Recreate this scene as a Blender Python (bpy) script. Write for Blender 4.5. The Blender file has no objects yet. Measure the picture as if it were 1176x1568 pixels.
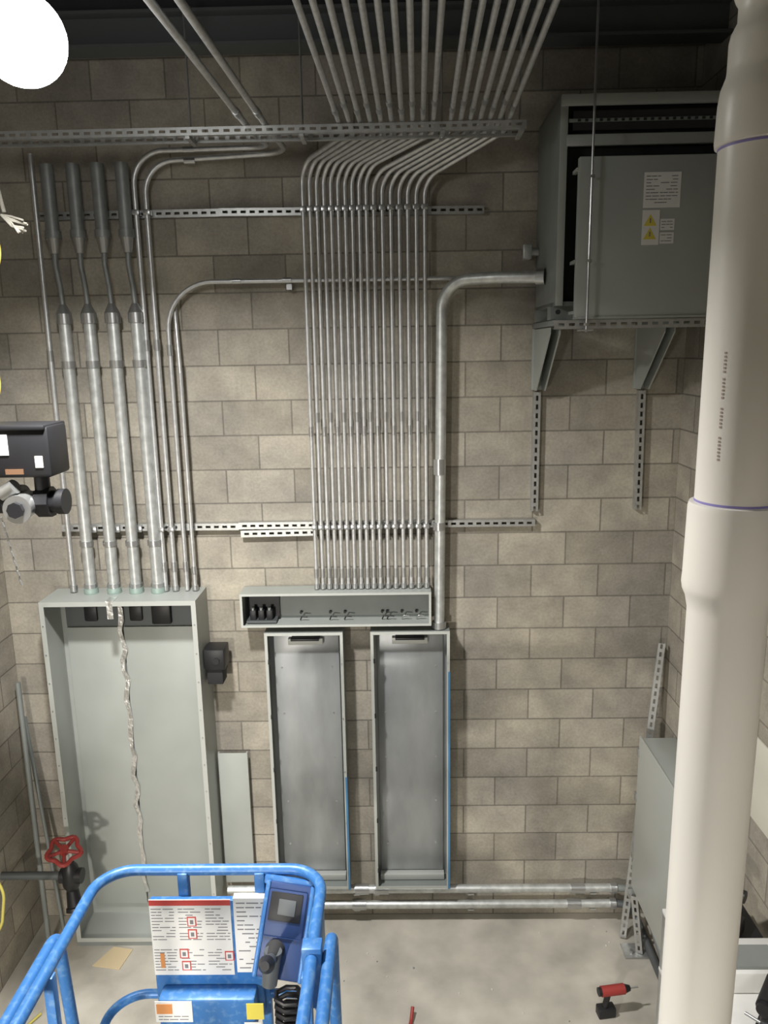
import bpy, bmesh, random
from mathutils import Vector, Matrix
from math import *
random.seed(4)
S=bpy.context.scene
try:
    S.view_settings.view_transform='Standard'
except Exception: pass

# ---------------------------------------------------------------- materials
def mat(name,col,rough=.5,metal=0.0,noise=0.0,nscale=8.0,bump=0.0,emit=None,stretch=None,spec=None):
    m=bpy.data.materials.new(name);m.use_nodes=True
    nt=m.node_tree;b=nt.nodes["Principled BSDF"]
    b.inputs["Base Color"].default_value=(*col,1)
    b.inputs["Roughness"].default_value=rough
    b.inputs["Metallic"].default_value=metal
    if spec is not None:b.inputs["Specular IOR Level"].default_value=spec
    if emit:
        b.inputs["Emission Color"].default_value=(*emit[0],1);b.inputs["Emission Strength"].default_value=emit[1]
    if noise>0 or bump>0:
        tc=nt.nodes.new("ShaderNodeTexCoord");mp=nt.nodes.new("ShaderNodeMapping")
        nt.links.new(tc.outputs["Object"],mp.inputs[0])
        if stretch:mp.inputs["Scale"].default_value=stretch
        n=nt.nodes.new("ShaderNodeTexNoise");n.inputs["Scale"].default_value=nscale;n.inputs["Detail"].default_value=6
        nt.links.new(mp.outputs[0],n.inputs["Vector"])
        if noise>0:
            r=nt.nodes.new("ShaderNodeValToRGB")
            r.color_ramp.elements[0].position=.3;r.color_ramp.elements[1].position=.7
            r.color_ramp.elements[0].color=(*[max(0,c*(1-noise)) for c in col],1)
            r.color_ramp.elements[1].color=(*[min(1,c*(1+noise)) for c in col],1)
            nt.links.new(n.outputs["Fac"],r.inputs[0]);nt.links.new(r.outputs[0],b.inputs["Base Color"])
        if bump>0:
            bp=nt.nodes.new("ShaderNodeBump");bp.inputs["Strength"].default_value=bump;bp.inputs["Distance"].default_value=.01
            nt.links.new(n.outputs["Fac"],bp.inputs["Height"]);nt.links.new(bp.outputs[0],b.inputs["Normal"])
    return m

def scuffed(name,col,col2,lo,hi,rough=.42,scale=45):
    m=mat(name,col,rough,.1,.1,scale)
    r=[n for n in m.node_tree.nodes if n.type=='VALTORGB'][0]
    r.color_ramp.elements[0].position=lo;r.color_ramp.elements[1].position=hi
    r.color_ramp.elements[0].color=(*col,1);r.color_ramp.elements[1].color=(*col2,1)
    return m

def cmu(name,axis,c1=(.43,.40,.345),c2=(.305,.283,.245),mort=(.215,.20,.175)):
    m=bpy.data.materials.new(name);m.use_nodes=True
    nt=m.node_tree;N=nt.nodes;Lk=nt.links;b=N["Principled BSDF"];b.inputs["Roughness"].default_value=.9
    b.inputs["Specular IOR Level"].default_value=.2
    tc=N.new("ShaderNodeTexCoord");sp=N.new("ShaderNodeSeparateXYZ");cb=N.new("ShaderNodeCombineXYZ")
    Lk.new(tc.outputs["Object"],sp.inputs[0]);Lk.new(sp.outputs[axis],cb.inputs[0]);Lk.new(sp.outputs[2],cb.inputs[1])
    br=N.new("ShaderNodeTexBrick");br.offset=.5;br.squash=1
    br.inputs["Scale"].default_value=1;br.inputs["Brick Width"].default_value=.406;br.inputs["Row Height"].default_value=.2032
    br.inputs["Mortar Size"].default_value=.005;br.inputs["Mortar Smooth"].default_value=.3;br.inputs["Bias"].default_value=-.05
    br.inputs["Color1"].default_value=(*c1,1);br.inputs["Color2"].default_value=(*c2,1);br.inputs["Mortar"].default_value=(*mort,1)
    Lk.new(cb.outputs[0],br.inputs["Vector"])
    n1=N.new("ShaderNodeTexNoise");n1.inputs["Scale"].default_value=1.6;n1.inputs["Detail"].default_value=4
    n2=N.new("ShaderNodeTexNoise");n2.inputs["Scale"].default_value=60;n2.inputs["Detail"].default_value=6;n2.inputs["Roughness"].default_value=.7
    n3=N.new("ShaderNodeTexNoise");n3.inputs["Scale"].default_value=7;n3.inputs["Detail"].default_value=5
    Lk.new(cb.outputs[0],n1.inputs["Vector"]);Lk.new(cb.outputs[0],n2.inputs["Vector"]);Lk.new(cb.outputs[0],n3.inputs["Vector"])
    def ramp(n,a,c,lo,hi):
        r=N.new("ShaderNodeValToRGB");r.color_ramp.elements[0].position=lo;r.color_ramp.elements[1].position=hi
        r.color_ramp.elements[0].color=a;r.color_ramp.elements[1].color=c
        Lk.new(n.outputs["Fac"],r.inputs[0]);return r
    r1=ramp(n1,(.76,.76,.78,1),(1.12,1.1,1.05,1),.32,.68)
    r2=ramp(n2,(.82,.82,.82,1),(1.12,1.12,1.12,1),.3,.7)
    r3=ramp(n3,(.88,.88,.87,1),(1.10,1.10,1.08,1),.35,.65)
    prev=br.outputs["Color"]
    for r in (r1,r2,r3):
        mx=N.new("ShaderNodeMix");mx.data_type='RGBA';mx.blend_type='MULTIPLY';mx.inputs[0].default_value=1
        Lk.new(prev,mx.inputs[6]);Lk.new(r.outputs[0],mx.inputs[7]);prev=mx.outputs[2]
    Lk.new(prev,b.inputs["Base Color"])
    b1=N.new("ShaderNodeBump");b1.invert=True;b1.inputs["Strength"].default_value=.5;b1.inputs["Distance"].default_value=.006
    b2=N.new("ShaderNodeBump");b2.inputs["Strength"].default_value=.35;b2.inputs["Distance"].default_value=.003
    Lk.new(br.outputs["Fac"],b1.inputs["Height"]);Lk.new(n2.outputs["Fac"],b2.inputs["Height"])
    Lk.new(b1.outputs[0],b2.inputs["Normal"]);Lk.new(b2.outputs[0],b.inputs["Normal"])
    return m

M=dict(
 cmuX=cmu("concrete_block_x",0),cmuY=cmu("concrete_block_y",1),
 floor=mat("concrete_floor",(.45,.425,.37),.8,0,.25,3.2,.25),
 deck=mat("ceiling_deck",(.02,.021,.024),.8,.1,.2,3),
 beam=mat("painted_steel",(.09,.10,.10),.55,.2),
 galv=mat("galvanized_conduit",(.62,.63,.63),.38,.7,.12,30),
 galvd=mat("galvanized_rigid",(.58,.60,.59),.40,.65,.18,22),
 strut=mat("strut_steel",(.48,.49,.48),.4,.7,.1,30),
 coup=mat("coupling_steel",(.50,.51,.51),.3,.85),
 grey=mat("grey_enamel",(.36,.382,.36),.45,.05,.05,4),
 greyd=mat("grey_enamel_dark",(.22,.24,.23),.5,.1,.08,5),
 panback=mat("galvanized_sheet",(.36,.375,.38),.42,.5,.25,5,0,None,(1,1,.35)),
 trim=mat("grey_trim",(.48,.50,.475),.45,.2),
 black=mat("black_plastic",(.012,.012,.014),.45),
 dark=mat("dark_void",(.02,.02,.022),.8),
 dsleeve=mat("dark_sleeve",(.12,.13,.135),.5,.4),
 sleeve=mat("dull_galvanized",(.27,.285,.285),.5,.5,.15,15),
 white=mat("white_label",(.70,.70,.68),.5),
 ink=mat("label_ink",(.18,.18,.19),.6),
 inkb=mat("pipe_print",(.42,.33,.29),.6),
 yellow=mat("yellow_cord",(.50,.44,.10),.5),
 yelL=mat("yellow_label",(.65,.55,.08),.5),
 red=mat("red_paint",(.30,.035,.03),.5),
 redL=mat("red_label",(.55,.06,.05),.5),
 blue=scuffed("blue_paint",(.035,.15,.40),(.11,.24,.44),.50,.72),
 blued=mat("blue_paint_dark",(.02,.05,.16),.45),
 bluetape=mat("blue_film",(.06,.20,.38),.35),
 pvc=mat("white_pvc",(.83,.80,.73),.35,0,.03,5,0,None,(1,1,.3)),
 purple=mat("purple_primer",(.26,.23,.52),.5),
 card=mat("cardboard",(.60,.49,.31),.85),
 foil=mat("foil_tape",(.75,.76,.75),.28,.85,.1,40,.5),
 green=mat("pipe_dope",(.36,.46,.42),.5,.4),
 copper=mat("copper_lug",(.35,.2,.12),.4,.6),
 rope=mat("frayed_rope",(.6,.58,.5),.9),
 lamp=mat("lamp_diffuser",(.9,.9,.9),.5,0,0,8,0,((1,.99,.97),26)),
 rubber=mat("rubber",(.03,.03,.03),.8),
 orange=mat("orange_label",(.6,.25,.08),.5),
)

# ---------------------------------------------------------------- builder
class B:
    def __init__(s,name):
        s.name=name;s.bm=bmesh.new();s.mats=[]
    def mi(s,k):
        m=M[k]
        if m not in s.mats:s.mats.append(m)
        return s.mats.index(m)
    def box(s,a,b,k,bev=0.0,rot=None):
        a=Vector(a);b=Vector(b);c=(a+b)/2;d=b-a
        r=bmesh.ops.create_cube(s.bm,size=1);vs=r['verts']
        for v in vs:v.co=Vector((v.co.x*abs(d.x),v.co.y*abs(d.y),v.co.z*abs(d.z)))
        fs=set(f for v in vs for f in v.link_faces)
        if bev>0:
            es=set(e for v in vs for e in v.link_edges)
            rr=bmesh.ops.bevel(s.bm,geom=list(es),offset=bev,segments=2,affect='EDGES',profile=.5)
            vs=set(rr['verts'])|set(v for v in vs if v.is_valid)
            fs=set(f for v in vs for f in v.link_faces)
        i=s.mi(k)
        for f in fs:f.material_index=i
        for v in set(v for f in fs for v in f.verts):
            co=v.co
            if rot is not None:co=rot@co
            v.co=co+c
        return s
    def cyl(s,p0,p1,r,k,r2=None,seg=20):
        p0=Vector(p0);p1=Vector(p1);r2=r if r2 is None else r2
        d=(p1-p0);L=d.length;q=d.to_track_quat('Z','Y').to_matrix()
        i=s.mi(k);A=[];Bq=[]
        for j in range(seg):
            t=2*pi*j/seg;u=Vector((cos(t),sin(t),0))
            A.append(s.bm.verts.new(p0+q@(u*r)));Bq.append(s.bm.verts.new(p0+q@(u*r2+Vector((0,0,L)))))
        for j in range(seg):
            f=s.bm.faces.new((A[j],A[(j+1)%seg],Bq[(j+1)%seg],Bq[j]));f.material_index=i
        if r>1e-5:
            f=s.bm.faces.new(A[::-1]);f.material_index=i
        if r2>1e-5:
            f=s.bm.faces.new(Bq);f.material_index=i
        return s
    def lathe(s,prof,c,k,seg=48,axis='Z'):
        i=s.mi(k);rings=[]
        c=Vector(c)
        def P(r,z,t):
            if axis=='Z':return c+Vector((r*cos(t),r*sin(t),z))
            if axis=='X':return c+Vector((z,r*cos(t),r*sin(t)))
            return c+Vector((r*cos(t),z,r*sin(t)))
        for z,r in prof:
            rings.append([s.bm.verts.new(P(max(r,1e-4),z,2*pi*j/seg)) for j in range(seg)])
        for a,b in zip(rings,rings[1:]):
            for j in range(seg):
                f=s.bm.faces.new((a[j],a[(j+1)%seg],b[(j+1)%seg],b[j]));f.material_index=i
        for rg in (rings[0],rings[-1]):
            f=s.bm.faces.new(rg);f.material_index=i
        return s
    def tube(s,pts,r,k,fillet=0.1,seg=14,n=8,closed=False):
        P=[Vector(p) for p in pts];path=[P[0]]
        for j in range(1,len(P)-1):
            a,b,c=P[j-1],P[j],P[j+1]
            u=(a-b);v=(c-b);f=fillet[j-1] if isinstance(fillet,(list,tuple)) else fillet
            ang=u.angle(v)
            if f<=0 or ang>pi-1e-3:path.append(b);continue
            tl=min(f/tan(ang/2),u.length*.49,v.length*.49);R=tl*tan(ang/2)
            u.normalize();v.normalize()
            cen=b+(u+v).normalized()*(R/sin(ang/2))
            s0=b+u*tl-cen;s1=b+v*tl-cen;A=s0.angle(s1)
            ax=s0.cross(s1).normalized()
            for q in range(n+1):path.append(cen+Matrix.Rotation(A*q/n,3,ax)@s0)
        path.append(P[-1])
        i=s.mi(k);rings=[];T=(path[1]-path[0]).normalized()
        N0=T.orthogonal().normalized()
        for j,p in enumerate(path):
            if j==0:t=(path[1]-path[0])
            elif j==len(path)-1:t=(path[-1]-path[-2])
            else:t=(path[j+1]-path[j]).normalized()+(path[j]-path[j-1]).normalized()
            t.normalize()
            N0=(N0-t*N0.dot(t)).normalized();Bn=t.cross(N0)
            rings.append([s.bm.verts.new(p+(N0*cos(2*pi*q/seg)+Bn*sin(2*pi*q/seg))*r) for q in range(seg)])
        for a,b in zip(rings,rings[1:]):
            for q in range(seg):
                f=s.bm.faces.new((a[q],a[(q+1)%seg],b[(q+1)%seg],b[q]));f.material_index=i
        for rg in (rings[0][::-1],rings[-1]):
            f=s.bm.faces.new(rg);f.material_index=i
        return s
    def prism(s,pts,ext,k):
        i=s.mi(k);e=Vector(ext)
        a=[s.bm.verts.new(Vector(p)) for p in pts];b=[s.bm.verts.new(Vector(p)+e) for p in pts]
        n=len(a)
        for f in [s.bm.faces.new(a[::-1]),s.bm.faces.new(b)]+[s.bm.faces.new((a[j],a[(j+1)%n],b[(j+1)%n],b[j])) for j in range(n)]:
            f.material_index=i
        return s
    def strut(s,p0,p1,face,k='strut',w=.041,d=.03,pitch=.05):
        p0=Vector(p0);p1=Vector(p1);t=(p1-p0);L=t.length;t.normalize();f=Vector(face);f=(f-t*f.dot(t)).normalized();w_=t.cross(f)
        R=Matrix((t,w_,f)).transposed()
        def bx(x0,x1,y0,y1,z0,z1):
            c=Vector(((x0+x1)/2,(y0+y1)/2,(z0+z1)/2));h=Vector((abs(x1-x0)/2,abs(y1-y0)/2,abs(z1-z0)/2))
            cc=p0+R@c;s.box(cc-h,cc+h,k,0,R)
        e=w*.354
        bx(0,L,-w/2,-w/2+e-.001,d-.003,d);bx(0,L,w/2-e+.001,w/2,d-.003,d)
        bx(0,L,-w/2,-w/2+.003,0,d-.003);bx(0,L,w/2-.003,w/2,0,d-.003)
        n=int(L/pitch)
        for j in range(n+1):
            x=j*pitch;bx(x,min(L,x+pitch*.42),-w/2+e-.001,w/2-e+.001,d-.003,d)
        return s
    def done(s,smooth=35):
        bmesh.ops.recalc_face_normals(s.bm,faces=s.bm.faces[:])
        me=bpy.data.meshes.new(s.name);s.bm.to_mesh(me);s.bm.free()
        for m in s.mats:me.materials.append(m)
        for p in me.polygons:p.use_smooth=True
        try:me.set_sharp_from_angle(angle=radians(smooth))
        except Exception:pass
        o=bpy.data.objects.new(s.name,me);S.collection.objects.link(o);return o

# ---------------------------------------------------------------- room
XL,XR,YB,ZC=-2.42,1.66,-8.0,5.62
B("wall_back").box((XL-.2,0,-.1),(XR+.2,.2,ZC),'cmuX').done()
B("wall_left").box((XL-.2,YB,-.1),(XL,0,ZC),'cmuY').done()
B("wall_right").box((XR,YB,-.1),(XR+.2,0,ZC),'cmuY').done()
B("wall_front").box((XL-.2,YB-.2,-.1),(XR+.2,YB,ZC),'cmuX').done()
B("floor").box((XL-.2,YB-.2,-.1),(XR+.2,.2,0),'floor').done()
c=B("ceiling");c.box((XL-.2,YB-.2,ZC),(XR+.2,.2,ZC+.1),'deck')
x=XL+.05
while x<XR-.1:
    c.box((x,YB,ZC-.04),(x+.09,0,ZC),'deck');x+=.18
c.done()
for yy in (-.3,-2.4,-5.2):
    b=B("ceiling_beam");b.box((XL,yy-.07,5.21),(XR,yy+.07,5.225),'beam').box((XL,yy-.07,5.36),(XR,yy+.07,5.375),'beam').box((XL,yy-.006,5.22),(XR,yy+.006,5.365),'beam')
    b.box((XL,yy-.05,5.375),(XR,yy+.05,ZC-.035),'deck');b.done()

# ---------------------------------------------------------------- central conduit bundles
CY=-.082
def bundle(n,xb0,xb1,xt0,xt1,zb,zt0,zt1,zr=4.772):
    b=B("conduit_bundle");o=B("overhead_conduit_run")
    for i in range(n):
        f=i/(n-1);x0=xb0+(xb1-xb0)*f;X2=xt0+(xt1-xt0)*f;zt=zt0+(zt1-zt0)*f
        b.tube([(x0,CY,zb),(x0,CY,zt),(X2,-.42,zr),(X2-.003,-.56,zr)],.0118,'galv',fillet=[.12,.14])
        o.cyl((X2-.003,-.56,zr),(X2-.18,-6.6,zr),.0118,'galv',seg=14)
        for zz in (2.40,3.33 if i%2 else 3.25):
            b.cyl((x0,CY,zz),(x0,CY,zz+.055),.0145,'coup',seg=14)
        b.cyl((x0,CY,zb),(x0,CY,zb+.03),.017,'coup',seg=14)
        yy=-.80-.1*(i%2);xx=X2-.0292*(-.44-yy)
        o.cyl((xx,yy,zr),(xx-.002,yy-.06,zr),.015,'coup',seg=14)
        for z in (2.71,4.49):
            b.box((x0-.017,CY-.014,z-.014),(x0+.017,-.047,z+.014),'coup',.002)
    o.done();return b.done()
bundle(10,-.49,-.145,-.24,.20,2.33,4.72,4.69)
bundle(7,-.105,.172,.28,.55,2.33,4.66,4.63)

tr=B("strut_trapeze")
for yy,z in ((-.53,4.739),(-.66,4.739)):
    tr.strut((-2.05,yy,z),(.62,yy,z),(0,-1,0),w=.036,d=.022)
for xx in (-1.95,-.95,-.42,.235,.60):
    tr.cyl((xx,-.60,4.705),(xx,-.60,ZC-.02),.005,'coup',seg=8)
    tr.box((xx-.010,-.68,4.708),(xx+.010,-.53,4.72),'strut')
tr.done()

for x0,zt,xe,zz in ((-1.405,4.80,-.645,4.80),(-1.345,4.745,-.555,4.772)):
    b=B("bent_conduit");b.tube([(x0,CY,2.33),(x0,CY,zt),(xe,CY-.03,zz),(xe-.03,-.5,4.772),(xe-.033,-.56,4.772)],.0145,'galv',fillet=[.17,.12,.12],n=12)
    for z in (2.45,3.75):b.cyl((x0,CY,z),(x0,CY,z+.06),.018,'coup')
    b.cyl((-1.12,CY-.01,zt),(-1.06,CY-.01,zt),.018,'coup')
    b.cyl((x0,CY,2.33),(x0,CY,2.36),.02,'coup')
    for z in (2.71,4.49):b.box((x0-.019,CY-.017,z-.014),(x0+.019,-.047,z+.014),'coup',.002)
    b.done()
    b=B("overhead_conduit_run");b.cyl((xe-.033,-.56,4.772),(xe-.22,-6.6,4.772),.0145,'galv').cyl((xe-.04,-.8,4.772),(xe-.042,-.86,4.772),.018,'coup');b.done()
b=B("bent_conduit");x0=-1.275
b.tube([(x0,CY,2.33),(x0,CY,4.12),(.76,-.05,4.115)],.0125,'galv',fillet=.26,n=12)
for z in (2.45,3.72):b.cyl((x0,CY,z),(x0,CY,z+.06),.016,'coup')
for xx in (-.90,-.62):b.cyl((xx,-.078,4.12),(xx+.05,-.078,4.12),.016,'coup')
b.box((-.60,-.07,4.07),(-.57,-.001,4.10),'coup');b.done()
b=B("straight_conduit");b.cyl((-1.965,CY,2.33),(-1.955,CY,4.80),.0145,'galv').cyl((-1.96,CY,3.7),(-1.96,CY,3.76),.018,'coup').cyl((-1.965,CY,2.33),(-1.965,CY,2.37),.022,'coup');b.done()
b=B("straight_conduit");b.cyl((-1.225,CY,2.33),(-1.225,CY,3.62),.0115,'galv').cyl((-1.225,CY,2.43),(-1.225,CY,2.48),.015,'coup').cyl((-1.225,CY,2.33),(-1.225,CY,2.36),.018,'coup').tube([(-1.225,CY,3.62),(-1.235,CY+.02,3.9),(-1.245,-.03,4.02)],.0115,'galv',.1);b.done()

for i,x0 in enumerate((-1.852,-1.712,-1.578,-1.446)):
    b=B("rigid_conduit_riser");y=-.10
    b.cyl((x0,y,2.33),(x0,y,3.93),.033,'galvd',seg=28)
    b.cyl((x0,y,3.905),(x0,y,3.96),.043,'coup',seg=28).cyl((x0,y,3.96),(x0,y,4.01),.043,'coup',.018,seg=28)
    b.cyl((x0,y,3.66),(x0,y,3.70),.039,'coup',seg=28)
    b.cyl((x0,y,2.62),(x0,y,2.65),.040,'coup',seg=28)
    b.cyl((x0,y,2.325),(x0,y,2.36),.042,'green',seg=28)
    b.cyl((x0,y,2.355),(x0,y,2.385),.039,'coup',seg=28)
    b.tube([(x0,y,3.99),(x0-.004,y,4.10),(x0-.018,y,4.22),(x0-.014,y,4.32)],.015,'sleeve',.05)
    b.cyl((x0-.014,y,4.28),(x0-.014,y,4.36),.024,'coup',.036,seg=28).cyl((x0-.014,y,4.36),(x0-.014,y,4.74),.036,'sleeve',seg=28)
    b.cyl((x0-.014,y,4.36),(x0-.014,y,4.40),.043,'sleeve',seg=28)
    b.box((x0-.05,-.065,2.69),(x0+.05,-.046,2.73),'coup',.003)
    b.done()

def wstrut(p0,p1,d=.041,face=(0,-1,0)):
    b=B("strut_channel");b.strut(p0,p1,face,d=d);b.done()
wstrut((-1.98,-.001,4.49),(-.96,-.001,4.49),.030)
wstrut((-.96,-.001,4.49),(.50,-.001,4.475),.044)
wstrut((-2.02,-.001,2.715),(-.95,-.001,2.71),.041)
wstrut((-.95,-.001,2.715),(.82,-.001,2.71),.044)
wstrut((-.94,-.001,2.665),(-.50,-.001,2.67),.044)
wstrut((.815,-.001,3.48),(.815,-.001,2.78),.041)
wstrut((1.415,-.001,3.48),(1.425,-.001,2.78),.041)

b=B("bent_feeder_conduit")
b.tube([(.245,-.10,2.08),(.265,-.10,4.10),(.55,-.24,4.10),(.787,-.33,4.09)],.031,'galvd',fillet=[.33,.2],n=16,seg=28)
b.cyl((.248,-.10,3.02),(.248,-.10,3.11),.036,'coup',seg=28).cyl((.245,-.10,2.08),(.245,-.10,2.12),.042,'coup',seg=28)
b.cyl((.745,-.317,4.094),(.787,-.333,4.093),.042,'coup',seg=28)
b.cyl((.246,-.10,2.69),(.246,-.10,2.735),.036,'coup',seg=28)
b.done()

# ---------------------------------------------------------------- large open enclosure, left
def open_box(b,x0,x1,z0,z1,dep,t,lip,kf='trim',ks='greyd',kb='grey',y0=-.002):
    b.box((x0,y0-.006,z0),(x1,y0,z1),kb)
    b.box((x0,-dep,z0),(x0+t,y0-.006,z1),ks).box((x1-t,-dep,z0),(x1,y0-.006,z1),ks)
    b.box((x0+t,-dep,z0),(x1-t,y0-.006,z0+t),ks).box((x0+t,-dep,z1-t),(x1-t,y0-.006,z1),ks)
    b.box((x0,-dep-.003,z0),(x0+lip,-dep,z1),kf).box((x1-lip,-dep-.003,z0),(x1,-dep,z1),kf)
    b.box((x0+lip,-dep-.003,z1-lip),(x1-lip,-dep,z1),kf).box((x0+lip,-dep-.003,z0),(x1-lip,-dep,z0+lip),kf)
b=B("open_switchgear_enclosure")
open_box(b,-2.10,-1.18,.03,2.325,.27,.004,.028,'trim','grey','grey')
b.box((-2.06,-.03,.12),(-1.715,-.02,2.08),'grey',.002).box((-1.705,-.03,.12),(-1.24,-.02,2.08),'grey',.002)
b.box((-2.06,-.02,2.085),(-1.24,-.010,2.31),'dsleeve')  # shade under the enclosure top, put in as a dark strip
b.box((-2.10,-.27,0),(-1.18,-.02,.03),'greyd')
pts=[(-1.715+.010*sin(k*1.7)+.006*sin(k*4.1),-.042,2.26-k*.066) for k in range(32)]
for k,(p,q) in enumerate(zip(pts,pts[1:])):
    w0=.010+.006*abs(sin(k*2.3));w1=.010+.006*abs(sin((k+1)*2.3))
    b.prism([(p[0]-w0,p[1],p[2]),(p[0]+w0,p[1]-.006*sin(k*3.0),p[2]),(q[0]+w1,q[1]-.006*sin((k+1)*3.0),q[2]),(q[0]-w1,q[1],q[2])],(0,.002,0),'foil')
b.box((-1.70,-.278,2.22),(-1.665,-.272,2.325),'foil').box((-1.705,-.275,2.325),(-1.66,-.19,2.329),'foil')
for x in (-1.90,-1.62):b.box((x-.04,-.035,2.12),(x+.04,-.02,2.22),'black',.01)
b.box((-1.52,-.05,2.10),(-1.40,-.010,2.24),'black',.01)
for i in range(12):
    z=.2+i*.18
    b.cyl((-2.086,-.277,z),(-2.086,-.272,z),.004,'coup',seg=8).cyl((-1.194,-.277,z),(-1.194,-.272,z),.004,'coup',seg=8)
b.done()
b=B("disconnect_box");b.box((-1.175,-.20,1.86),(-1.05,-.06,1.99),'black',.008).box((-1.165,-.18,1.76),(-1.07,-.07,1.86),'dark',.005).cyl((-1.10,-.21,1.92),(-1.10,-.20,1.92),.02,'dark').box((-1.15,-.06,1.80),(-1.08,-.001,1.96),'black').done()

# ---------------------------------------------------------------- gutter and tubs
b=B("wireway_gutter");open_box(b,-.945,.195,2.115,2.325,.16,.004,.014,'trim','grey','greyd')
b.box((-.93,-.03,2.125),(-.73,-.012,2.27),'black')
for x in (-.90,-.85,-.80):
    b.box((x,-.10,2.14),(x+.035,-.03,2.20),'black',.003).cyl((x+.017,-.09,2.20),(x+.017,-.09,2.215),.010,'coup')
b.box((-.92,-.115,2.125),(-.74,-.03,2.14),'dsleeve')
for x in (-.60,-.42,-.33,-.1,-.07,.02,.11):
    b.tube([(x,-.06,2.125),(x+.01,-.07,2.15),(x+.045,-.07,2.145)],.004,'black' if x<0 else 'coup',.01)
    b.cyl((x,-.03,2.16),(x,-.01,2.16),.008,'black')
for i in range(17):
    x=-.485+i*.0405
    b.cyl((x,CY,2.295),(x,CY,2.32),.014,'coup',seg=12)
b.done()
def tub(x0,x1,tape):
    b=B("panelboard_tub");z0,z1,d=.315,2.075,.15
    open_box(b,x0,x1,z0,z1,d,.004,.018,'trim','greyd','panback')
    b.box((x0+.035,-.032,z0+.05),(x1-.035,-.012,z1-.05),'panback',.002)
    b.box((x0+.13,-.07,z1-.11),(x1-.13,-.03,z1-.07),'trim',.003)
    b.box((x0+.15,-.10,z1-.075),(x1-.15,-.03,z1-.06),'black',.003)
    for i in range(5):
        z=z0+.12+i*.36
        b.box((x0+.016,-.158,z),(x0+.026,-.145,z+.03),'black',.002)
        b.cyl((x1-.012,-.158,z),(x1-.012,-.152,z),.004,'coup',seg=8)
    for i in range(5):
        z=z0+.25+i*.31
        b.cyl((x1-.08,-.036,z),(x1-.08,-.03,z),.006,'coup',seg=8).cyl((x0+.08,-.036,z),(x0+.08,-.03,z),.006,'coup',seg=8)
    b.box((x0+.03,-.08,z0+.01),(x1-.03,-.033,z0+.05),'trim',.003)
    if tape:
        b.box((x1-.004,-.156,z0+tape[0]),(x1+.002,-.10,z0+tape[1]),'bluetape').box((x1-.010,-.158,z0+tape[0]),(x1+.002,-.153,z0+tape[1]),'bluetape')
    b.done()
tub(-.812,-.338,(.0,.80));tub(-.172,.306,(.0,1.50))
b=B("sheet_metal_cover");b.box((-1.165,-.062,.30),(-.975,-.056,1.235),'grey',.002).box((-1.165,-.056,.30),(-1.155,-.04,1.235),'grey').box((-.985,-.056,.30),(-.975,-.04,1.235),'grey').box((-1.10,-.04,.6),(-1.04,-.001,1.0),'greyd').done()

# ---------------------------------------------------------------- floor-level pipes
for x0,x1,z,y,cs in ((-1.15,1.38,.262,-.085,(-.31,-.18,1.10)),(-.66,1.38,.145,-.085,(-.33,1.08))):
    b=B("horizontal_conduit");b.cyl((x0,y,z),(x1,y,z),.027,'galvd',seg=24)
    for q in cs:b.cyl((q,y,z),(q+.09,y,z),.034,'coup',seg=24)
    for q in (-.30,.45,1.25):b.box((q-.02,-.10,z-.04),(q+.02,-.001,z-.028),'strut')
    b.cyl((x1-.02,y,z),(x1+.02,y,z),.035,'coup',seg=24)
    b.done()
b=B("flexible_conduit");b.tube([(1.405,-.085,.262),(1.55,-.10,.255),(1.585,-.28,.13),(1.60,-.45,.035),(1.60,-.9,.035)],.024,'greyd',.12)
b.tube([(1.405,-.085,.145),(1.50,-.10,.14),(1.53,-.28,.06),(1.54,-.45,.035),(1.54,-.9,.035)],.024,'dsleeve',.1);b.done()

b=B("leaning_strut");b.strut((1.42,-.20,.012),(1.612,-.045,1.95),(-.3,-1,0),d=.041)
b.done()
b=B("strut_foot_bracket");b.strut((1.49,-.34,.012),(1.455,-.29,.38),(-.5,-1,0),d=.035);b.box((1.38,-.40,0),(1.56,-.28,.012),'strut',.003)
b.box((1.42,-.29,.34),(1.49,-.25,.38),'strut').cyl((1.43,-.36,.012),(1.43,-.36,.03),.012,'coup');b.done()

b=B("electrical_panel_box");b.box((1.455,-.92,.41),(1.658,-.25,1.42),'grey',.004).box((1.443,-.93,.40),(1.455,-.24,1.43),'trim',.004)
for z in (.6,1.0,1.3):b.box((1.435,-.26,z),(1.447,-.225,z+.05),'coup',.002)
b.done()

# ---------------------------------------------------------------- transformer
b=B("dry_type_transformer")
x0,x1,y1,z0,z1=.79,1.64,-.60,3.93,4.88
b.box((x0,y1,z0),(x0+.012,-.05,z1),'greyd',.002).box((x1-.012,y1,z0),(x1,-.05,z1),'greyd').box((x0,-.062,z0),(x1,-.05,z1),'greyd')
b.box((x0,y1,z1-.012),(x1,-.05,z1),'greyd').box((x0,y1,z0),(x1,-.05,z0+.02),'greyd')
b.box((x0-.0,y1-.012,z0),(x0+.035,y1,z1),'grey',.002).box((x1-.035,y1-.012,z0),(x1,y1,z1),'grey')
b.box((x0,y1-.02,z1-.05),(x1,y1,z1),'grey',.004).box((x0+.03,y1-.02,4.655),(x1,y1,4.705),'grey',.004)
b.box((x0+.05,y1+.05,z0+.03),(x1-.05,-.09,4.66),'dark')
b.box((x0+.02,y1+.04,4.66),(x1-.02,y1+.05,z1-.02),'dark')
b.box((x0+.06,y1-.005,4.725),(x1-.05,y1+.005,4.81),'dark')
b.box((x0+.04,y1-.008,4.76),(x1-.05,y1+.0,4.775),'greyd')
for i in range(22):
    x=x0+.08+i*.034;b.box((x,y1-.012,4.762),(x+.014,y1-.006,4.773),'dark')
b.box((.865,-.70,3.87),(1.60,-.66,4.59),'grey',.004)
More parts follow.
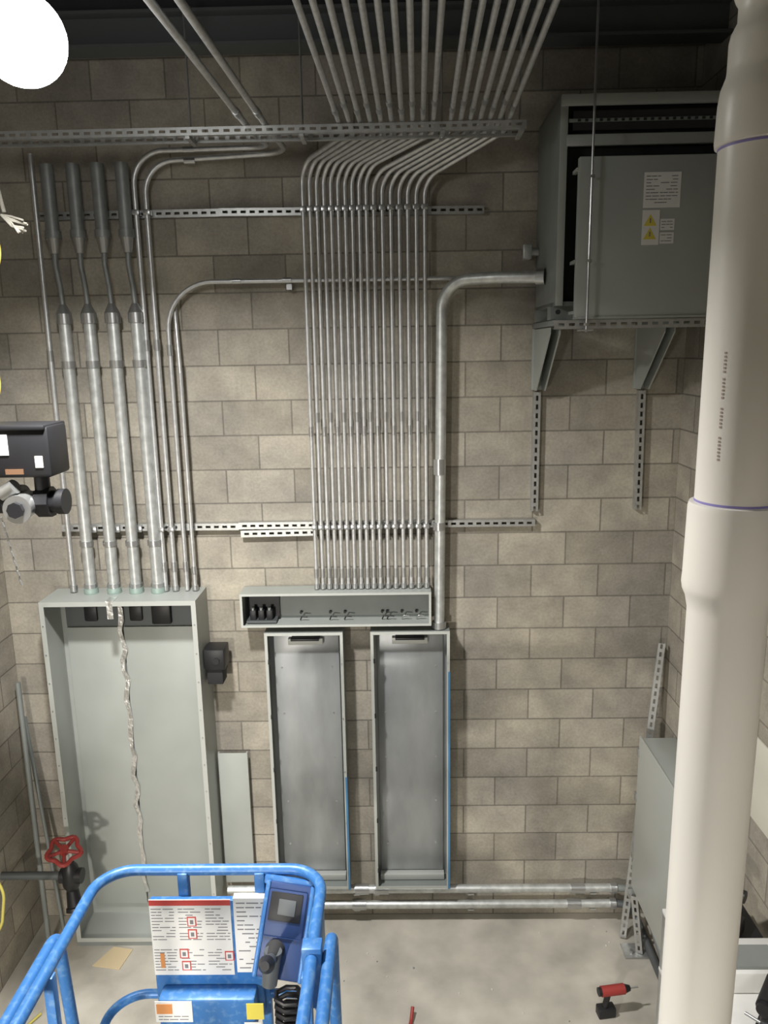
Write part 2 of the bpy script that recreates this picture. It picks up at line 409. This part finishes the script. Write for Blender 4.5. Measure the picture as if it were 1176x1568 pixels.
b.box((.855,-.69,3.885),(.872,-.60,3.90),'grey').box((.855,-.69,4.53),(.872,-.60,4.545),'grey').box((.855,-.69,4.12),(.872,-.60,4.135),'grey')
b.box((.873,-.705,3.862),(1.60,-.62,3.872),'grey')
def lines(b,x0,x1,z0,z1,y,n,k='ink',d=.0008):
    h=(z1-z0)/n
    for i in range(n):
        x=x0
        while x<x1-.01:
            w=min(random.uniform(.015,.05),x1-x);
            if random.random()<.8:b.box((x,y-d,z1-(i+.62)*h),(x+w*.85,y,z1-(i+.38)*h),k)
            x+=w
b.box((1.165,-.702,4.36),(1.335,-.70,4.515),'white');lines(b,1.175,1.325,4.375,4.505,-.702,9)
b.box((1.165,-.702,4.195),(1.245,-.70,4.35),'white');b.box((1.25,-.702,4.20),(1.315,-.70,4.25),'white').box((1.25,-.702,4.26),(1.315,-.70,4.31),'white')
lines(b,1.255,1.31,4.205,4.245,-.702,3);lines(b,1.255,1.31,4.265,4.305,-.702,3)
for z in (4.22,4.28):
    b.prism([(1.172,-.703,z),(1.232,-.703,z),(1.202,-.703,z+.052)],(0,.001,0),'yelL')
    b.box((1.199,-.704,z+.012),(1.205,-.703,z+.034),'ink')
for yy in (-.12,-.50):
    b.box((x0-.01,yy-.04,3.867),(x1,yy+.04,3.93),'greyd')
for i in range(7):
    x=.80+i*.11;b.cyl((x,y1-.02,3.90),(x,y1-.03,3.90),.012,'dark',seg=12)
b.done()
for xx in (.815,1.40):
    b=B("transformer_support_bracket")
    b.prism([(xx-.02,-.01,3.83),(xx-.02,-.46,3.83),(xx-.02,-.46,3.80),(xx-.02,-.10,3.49),(xx-.02,-.01,3.49)],(.006,0,0),'grey')
    b.prism([(xx+.03,-.01,3.83),(xx+.03,-.46,3.83),(xx+.03,-.46,3.80),(xx+.03,-.10,3.49),(xx+.03,-.01,3.49)],(.006,0,0),'grey')
    b.box((xx-.03,-.64,3.835),(xx+.045,-.001,3.863),'greyd',.003)
    b.box((xx-.03,-.012,3.49),(xx+.045,-.001,3.863),'grey')
    b.done()
b=B("support_strut");b.strut((.77,-.66,3.837),(1.60,-.66,3.837),(0,-1,0),d=.03);b.done()
b=B("threaded_rod");b.cyl((.915,-.735,3.80),(.915,-.735,ZC-.02),.006,'coup',seg=10)
for z in (3.83,4.12,4.49):b.cyl((.915,-.735,z),(.915,-.735,z+.012),.014,'coup',seg=6)
b.box((.885,-.75,3.805),(.945,-.67,3.812),'strut');b.done()
b=B("junction_elbow");b.cyl((.70,-.12,4.24),(.788,-.12,4.24),.022,'coup').box((.70,-.15,4.20),(.75,-.09,4.28),'galvd',.01).box((.715,-.09,4.22),(.735,-.001,4.26),'coup').done()

# ---------------------------------------------------------------- PVC stack
b=B("pvc_drain_pipe")
prof=[(0,.084),(3.155,.084),(3.185,.090),(3.20,.097),(3.215,.0995),(3.235,.0985),(3.39,.0965),(3.40,.094),(3.401,.084),
 (4.12,.084),(4.121,.0905),(4.13,.092),(4.20,.090),(4.225,.087),(4.25,.078),(4.262,.077),(4.31,.077),(4.325,.074),(4.345,.064),(4.375,.064),(4.385,.070),(4.40,.076),(4.50,.076),(4.51,.064),(ZC-.01,.064)]
b.lathe(prof,(.735,-2.87,0),'pvc',seg=64)
for z in (3.402,4.114):b.lathe([(z,.0846),(z+.004,.0848),(z+.005,.0846)],(.735,-2.87,0),'purple',64)
for i in range(30):
    if i in (7,8,15,16,23):continue
    z=3.50+i*.0075;a=radians(218);rr=.0843;px,py=.735+rr*cos(a),-2.87+rr*sin(a)
    b.box((px-.0022,py-.0006,z),(px+.0022,py+.0006,z+.004),'inkb',0,Matrix.Rotation(a+pi/2,3,'Z'))
b.done()

# ---------------------------------------------------------------- scissor lift
L=B("scissor_lift")
def rail(z,xi,y0,y1,r=.019,k='blue'):
    L.tube([(xi[0],y1,z),(xi[0],y0,z),(xi[1],y0,z),(xi[1],y1,z)],r,k,fillet=.12,n=10,seg=18)
rail(1.955,(-1.055,-.275),-2.14,-3.95);rail(1.45,(-1.045,-.285),-2.15,-3.95,.016)
for x in (-.77,-.50):
    L.box((x-.018,-2.165,.95),(x+.018,-2.13,1.955),'blue',.004)
for x in (-1.10,-.225):
    L.tube([(x,-3.95,1.935),(x,-2.42,1.935),(x,-2.34,.92)],.02,'blue',.05)
    for yy in (-3.2,-3.93):L.box((x-.018,yy-.018,.92),(x+.018,yy+.018,1.935),'blue',.004)
    L.box((x-.015,-3.95,1.43),(x+.015,-2.36,1.46),'blue',.004)
for x in (-1.045,-.285):
    for yy in (-2.6,-3.4):L.box((x-.015,yy-.015,.95),(x+.015,yy+.015,1.95),'blue',.004)
L.box((-1.09,-3.95,.90),(-.24,-2.12,.95),'greyd',.005)
for yy in (-3.95,-2.14):L.box((-1.09,yy-.01,.95),(-.24,yy+.01,1.10),'blue')
L.box((-.305,-2.55,1.78),(-.245,-2.50,1.99),'blue',.004)
L.box((-.30,-2.42,1.79),(-.26,-2.30,1.935),'bluetape',.004)
for k in range(3):
    z=.42+k*.16
    for x in (-1.0,-.36):
        L.box((x-.015,-3.85,z),(x+.015,-2.25,z+.05),'blued',0,Matrix.Rotation(.07*(1 if k%2 else -1),3,'X'))
    L.cyl((-1.0,-3.05,z+.025),(-.36,-3.05,z+.025),.02,'coup')
L.box((-1.05,-3.9,.14),(-.30,-2.2,.38),'blued',.02)
for x in (-1.08,-.27):
    for yy in (-2.45,-3.65):L.cyl((x-.04,yy,.15),(x+.04,yy,.15),.15,'rubber',seg=32).cyl((x-.045,yy,.15),(x+.045,yy,.15),.07,'greyd',seg=24)
L.box((-.885,-2.19,1.40),(-.50,-2.165,1.87),'blue',.004)
L.box((-.86,-2.26,1.39),(-.52,-2.19,1.53),'blue',.01)
ys=-2.193
L.box((-.885,ys,1.57),(-.60,-2.19,1.875),'white').box((-.885,ys-.001,1.853),(-.60,ys,1.875),'redL')
L.box((-.59,ys,1.58),(-.465,-2.165,1.88),'white')
for c0 in (-.88,-.785,-.69):
    lines(L,c0,c0+.085,1.71,1.845,ys,11,'ink');lines(L,c0,c0+.085,1.585,1.68,ys,8,'ink')
for (sx,sz) in ((-.79,1.64),(-.63,1.63),(-.755,1.72),(-.755,1.77),(-.785,1.59)):
    L.box((sx,ys-.0015,sz),(sx+.032,ys,sz+.038),'redL').box((sx+.004,ys-.002,sz+.004),(sx+.028,ys,sz+.034),'white')
    L.box((sx+.010,ys-.0025,sz+.010),(sx+.022,ys,sz+.026),'ink')
L.box((-.86,ys-.0015,1.60),(-.845,ys,1.66),'orange')
lines(L,-.58,-.475,1.59,1.87,ys,16,'ink')
L.box((-.87,-2.262,1.44),(-.74,-2.26,1.525),'white').box((-.865,-2.2635,1.475),(-.81,-2.262,1.515),'orange');lines(L,-.86,-.75,1.445,1.47,-2.262,2)
L.box((-.55,-2.262,1.45),(-.49,-2.26,1.515),'yelL').box((-.56,-2.2635,1.40),(-.50,-2.262,1.44),'white')
R=Matrix.Rotation(radians(-28),3,'X')@Matrix.Rotation(radians(8),3,'Y')
cc=Vector((-.405,-2.22,1.785))
def cb(a,b_,k,bev=.006):
    a=Vector(a);b_=Vector(b_);c=(a+b_)/2;h=(b_-a)/2;c2=cc+R@c;L.box(c2-h,c2+h,k,bev,R)
cb((-.08,-.05,-.15),(.08,.05,.15),'blued',.012);cb((-.07,-.056,-.02),(.065,-.05,.13),'blued');cb((-.06,-.06,.03),(.05,-.055,.12),'black',.002)
cb((-.03,-.064,.05),(.03,-.059,.10),'dsleeve',.002);cb((-.095,-.04,.135),(.095,.06,.165),'blue')
cb((-.085,-.055,-.15),(-.068,.05,.15),'blue');cb((.07,-.055,-.15),(.087,.05,.15),'blue')
L.cyl(cc+R@Vector((-.02,-.05,-.06)),cc+R@Vector((-.02,-.12,-.07)),.034,'rubber',.02).cyl(cc+R@Vector((-.02,-.12,-.07)),cc+R@Vector((-.02,-.22,-.06)),.018,'dsleeve',.026).cyl(cc+R@Vector((-.02,-.22,-.06)),cc+R@Vector((-.02,-.26,-.055)),.027,'black',.014)
L.cyl(cc+R@Vector((-.02,-.06,-.16)),cc+R@Vector((-.02,-.10,-.05)),.026,'dsleeve',.03)
pts=[(-.40+.045*cos(t*.9),-2.27+.03*sin(t*.9),1.57-.0042*t) for t in range(0,60)]
L.tube(pts,.009,'black',0,seg=8)
L.done()

# ---------------------------------------------------------------- left side
b=B("fire_valve_actuator")
b.box((-1.66,-1.58,3.27),(-1.34,-1.40,3.47),'black',.015).box((-1.65,-1.59,3.455),(-1.35,-1.39,3.475),'black',.006)
b.box((-1.545,-1.584,3.36),(-1.50,-1.58,3.44),'white').box((-1.40,-1.584,3.31),(-1.37,-1.58,3.355),'rope').box((-1.52,-1.584,3.285),(-1.45,-1.58,3.305),'copper')
b.cyl((XL,-1.5,3.16),(-1.36,-1.5,3.16),.045,'black',seg=28).cyl((-1.56,-1.5,3.16),(-1.50,-1.5,3.16),.07,'black',seg=28).cyl((-1.44,-1.5,3.16),(-1.385,-1.5,3.16),.062,'black',seg=10)
b.cyl((-1.36,-1.5,3.16),(-1.33,-1.5,3.16),.052,'black')
b.cyl((-1.48,-1.5,3.16),(-1.48,-1.60,3.15),.05,'coup',seg=24).cyl((-1.48,-1.60,3.15),(-1.48,-1.61,3.15),.056,'coup',seg=24).cyl((-1.48,-1.61,3.15),(-1.48,-1.63,3.15),.032,'black',seg=8)
b.cyl((-1.42,-1.5,3.20),(-1.42,-1.5,3.28),.03,'black').cyl((-1.56,-1.55,3.20),(-1.50,-1.56,3.235),.03,'coup')
pts=[(-1.55+.0035*i,-1.6,3.12-.02*i) for i in range(14)]
for i,p in enumerate(pts):
    b.cyl(p,(p[0]+(.006 if i%2 else 0),p[1]+(0 if i%2 else .006),p[2]-.02),.004,'coup',seg=6)
b.done()
b=B("hose_valve")
vy=-.46;vx=-2.00
b.cyl((XL,vy,.66),(vx-.02,vy,.66),.024,'dsleeve',seg=24).cyl((vx-.06,vy,.66),(vx+.07,vy,.66),.045,'black',seg=24)
b.lathe([(-.10,.03),(-.06,.05),(0,.055),(.06,.045),(.09,.025)],(vx,vy,.66),'black',24,'Z')
b.cyl((vx,vy,.72),(vx,vy-.03,.84),.014,'coup').cyl((vx,vy,.56),(vx+.03,vy-.05,.48),.036,'black',.045,seg=20).cyl((vx+.03,vy-.05,.48),(vx+.032,vy-.06,.46),.052,'black',seg=20)
wc=Vector((vx-.005,vy-.035,.855));q=Matrix.Rotation(radians(18),3,'X')@Matrix.Rotation(radians(12),3,'Y')
ring=[wc+q@Vector((.088*(1+.13*cos(5*t))*cos(t),.088*(1+.13*cos(5*t))*sin(t),0)) for t in [2*pi*j/40 for j in range(41)]]
b.tube(ring,.013,'red',0,seg=12)
for j in range(5):
    a=2*pi*j/5;u=q@Vector((cos(a),sin(a),0))*.088;b.cyl(wc,wc+u,.011,'red')
b.cyl(wc-q@Vector((0,0,.02)),wc+q@Vector((0,0,.025)),.025,'red')
b.done()
b=B("yellow_cord")
b.tube([(-1.66,-1.2,ZC-.05),(-1.67,-1.2,4.6),(-1.64,-1.2,4.25),(-1.63,-1.2,4.15),(-1.70,-1.2,3.95),(-1.70,-1.2,3.6),(-1.85,-1.2,3.2),(-2.0,-1.2,2.2),(-2.07,-1.2,1.4),(-1.98,-1.2,1.12),(-2.01,-1.2,.95),(-2.12,-1.2,.75),(-2.25,-1.15,.3),(-2.2,-1.0,.012),(-2.1,-.8,.012)],.007,'yellow',.15)
b.done()
b=B("frayed_rope")
b.tube([(-1.62,-1.22,ZC-.05),(-1.60,-1.22,4.4),(-1.585,-1.22,4.31)],.008,'rope',.1)
for i in range(14):
    a=random.uniform(-1.2,.5);b.tube([(-1.60,-1.22,4.30),(-1.56,-1.22,4.275+.02*sin(a*3)),(-1.56+.06*cos(a),-1.22+random.uniform(-.02,.02),4.26+.04*sin(a))],.004,'rope',.02,seg=6)
b.done()
b=B("conduit_offcut");b.cyl((-2.27,-.30,.0),(-2.37,-.10,1.75),.016,'greyd').cyl((-2.20,-.22,.0),(-2.375,-.06,1.5),.012,'greyd').done()

# ---------------------------------------------------------------- floor stuff
b=B("cardboard_sheet");b.prism([(-1.94,-.44,.001),(-1.76,-.47,.001),(-1.73,-.31,.001),(-1.86,-.285,.001)],(0,0,.006),'card')
b.done()
def drill(b,pos,a,k,s=1.0):
    q=Matrix.Rotation(a,3,'Z')
    def P(v):return Vector(pos)+q@(Vector(v)*s)
    b.cyl(P((-.10,0,.19)),P((.06,0,.19)),.034*s,k).cyl(P((.06,0,.19)),P((.10,0,.19)),.03*s,'black',.018*s).cyl(P((.10,0,.19)),P((.16,0,.19)),.006*s,'coup').cyl(P((-.12,0,.19)),P((-.10,0,.19)),.028*s,'black')
    b.cyl(P((-.05,0,.17)),P((-.07,0,.06)),.02*s,'black')
    c=P((-.06,0,.035));h=Vector((.06,.035,.035))*s;b.box(c-h,c+h,'black',.008,q)
b=B("cordless_drill");drill(b,(1.20,-.80,0),.15,'red',.85);b.done()
b=B("pry_bar");b.tube([(.02,-.96,.012),(.04,-.86,.02),(.05,-.80,.05)],.010,'red',.03).tube([(.00,-1.03,.012),(.02,-.91,.015)],.014,'rubber',0).done()
b=B("floor_debris")
for i in range(22):
    x=random.uniform(-.5,1.4);y=random.uniform(-.9,-.12);r=random.uniform(.003,.009)
    b.cyl((x,y,.0),(x+.006,y,.005),r,random.choice(['rope','greyd','rope']),r*.5,seg=6)
b.done()

b=B("tool_cart");X0,X1,Y0,Y1=1.24,1.63,-2.35,-1.30
for z in (.30,.78,1.10):b.box((X0,Y0,z-.02),(X1,Y1,z),'white',.004)
for x in (X0+.015,X1-.015):
    for y in (Y0+.015,Y1-.015):b.box((x-.012,y-.012,.0),(x+.012,y+.012,1.09),'coup')
drill(b,(1.42,-1.5,.78),1.2,'black');drill(b,(1.42,-1.9,.78),.3,'dsleeve')
b.box((1.28,-2.25,.78),(1.58,-2.0,.93),'white',.01)
b.box((1.27,-1.56,1.10),(1.60,-1.33,1.16),'black',.01)
drill(b,(1.42,-1.46,1.16),2.4,'black');drill(b,(1.42,-1.98,1.10),.9,'black');drill(b,(1.38,-2.2,1.10),2.3,'dsleeve')
b.box((1.30,-1.80,1.10),(1.60,-1.60,1.20),'white',.01).box((1.30,-1.78,1.20),(1.56,-1.66,1.215),'greyd')
b.done()
b=B("notice_board");b.box((1.648,-1.75,1.55),(1.659,-1.0,1.95),'rope',.002).done()

# ---------------------------------------------------------------- lights
def area(name,loc,rot,size,power,col=(1,1,1),shape='DISK',sy=None,spread=None):
    l=bpy.data.lights.new(name,'AREA');l.shape=shape;l.size=size
    if sy:l.size_y=sy
    l.energy=power;l.color=col
    if spread:l.spread=radians(spread)
    o=bpy.data.objects.new(name,l);o.location=loc;o.rotation_euler=rot;S.collection.objects.link(o);return o
lx,ly,lz=-1.10,-2.0,4.66
b=B("high_bay_lamp");b.lathe([(.13*-cos(pi*j/16),.13*sin(pi*j/16)) for j in range(17)],(lx,ly,lz),'lamp',40)
b.cyl((lx,ly,lz+.12),(lx,ly,lz+.20),.05,'greyd').cyl((lx,ly,lz+.18),(lx,ly,ZC-.04),.006,'coup');b.done()
area("high_bay_light",(lx,ly,lz-.14),(radians(3),0,radians(-12)),.20,125,(1,.98,.95),spread=150)
for i,(x,y) in enumerate(((-.9,-6.2),(.8,-6.2))):  # unseen fill lamps and housings, added behind the camera to brighten the wall
    b=B("fill_light_housing");b.box((x-.6,y-.12,4.95),(x+.6,y+.12,5.02),'white',.01).cyl((x-.5,y,5.02),(x-.5,y,ZC-.02),.004,'coup').cyl((x+.5,y,5.02),(x+.5,y,ZC-.02),.004,'coup');b.done()
    area("ceiling_fill_light",(x,y,4.94),(radians(14),0,0),1.15,78,(1,.97,.92),'RECTANGLE',.22,112)
b=B("low_fill_stand");b.cyl((-1.6,-5.4,.02),(-1.6,-5.4,1.9),.02,'yelL').box((-1.75,-5.42,1.9),(-1.45,-5.34,2.1),'black',.01).cyl((-1.6,-5.4,0),(-1.6,-5.4,.02),.25,'black').done()  # unseen lamp on a stand, added as low fill for the lower wall
area("low_fill_light",(-1.6,-5.32,2.0),(radians(70),0,radians(-14)),.28,48,(1,.94,.85),'RECTANGLE',.18,85)

w=bpy.data.worlds.new("world");S.world=w;w.use_nodes=True
w.node_tree.nodes["Background"].inputs[0].default_value=(.5,.55,.6,1);w.node_tree.nodes["Background"].inputs[1].default_value=.05

# ---------------------------------------------------------------- camera
yaw,pit,rol=radians(1.0),radians(12),radians(1.0)
F=Vector((-sin(yaw)*cos(pit),cos(yaw)*cos(pit),-sin(pit)))
R0=F.cross(Vector((0,0,1))).normalized();U0=R0.cross(F)
R=R0*cos(rol)-U0*sin(rol);U=U0*cos(rol)+R0*sin(rol)
cd=bpy.data.cameras.new("camera");cam=bpy.data.objects.new("camera",cd);S.collection.objects.link(cam)
cd.sensor_fit='VERTICAL';cd.sensor_height=24;cd.lens=24*1178/1568;cd.clip_start=.05
mw=Matrix((R,U,-F)).transposed().to_4x4();mw.translation=Vector((0,-4.52,3.74));cam.matrix_world=mw
S.camera=cam
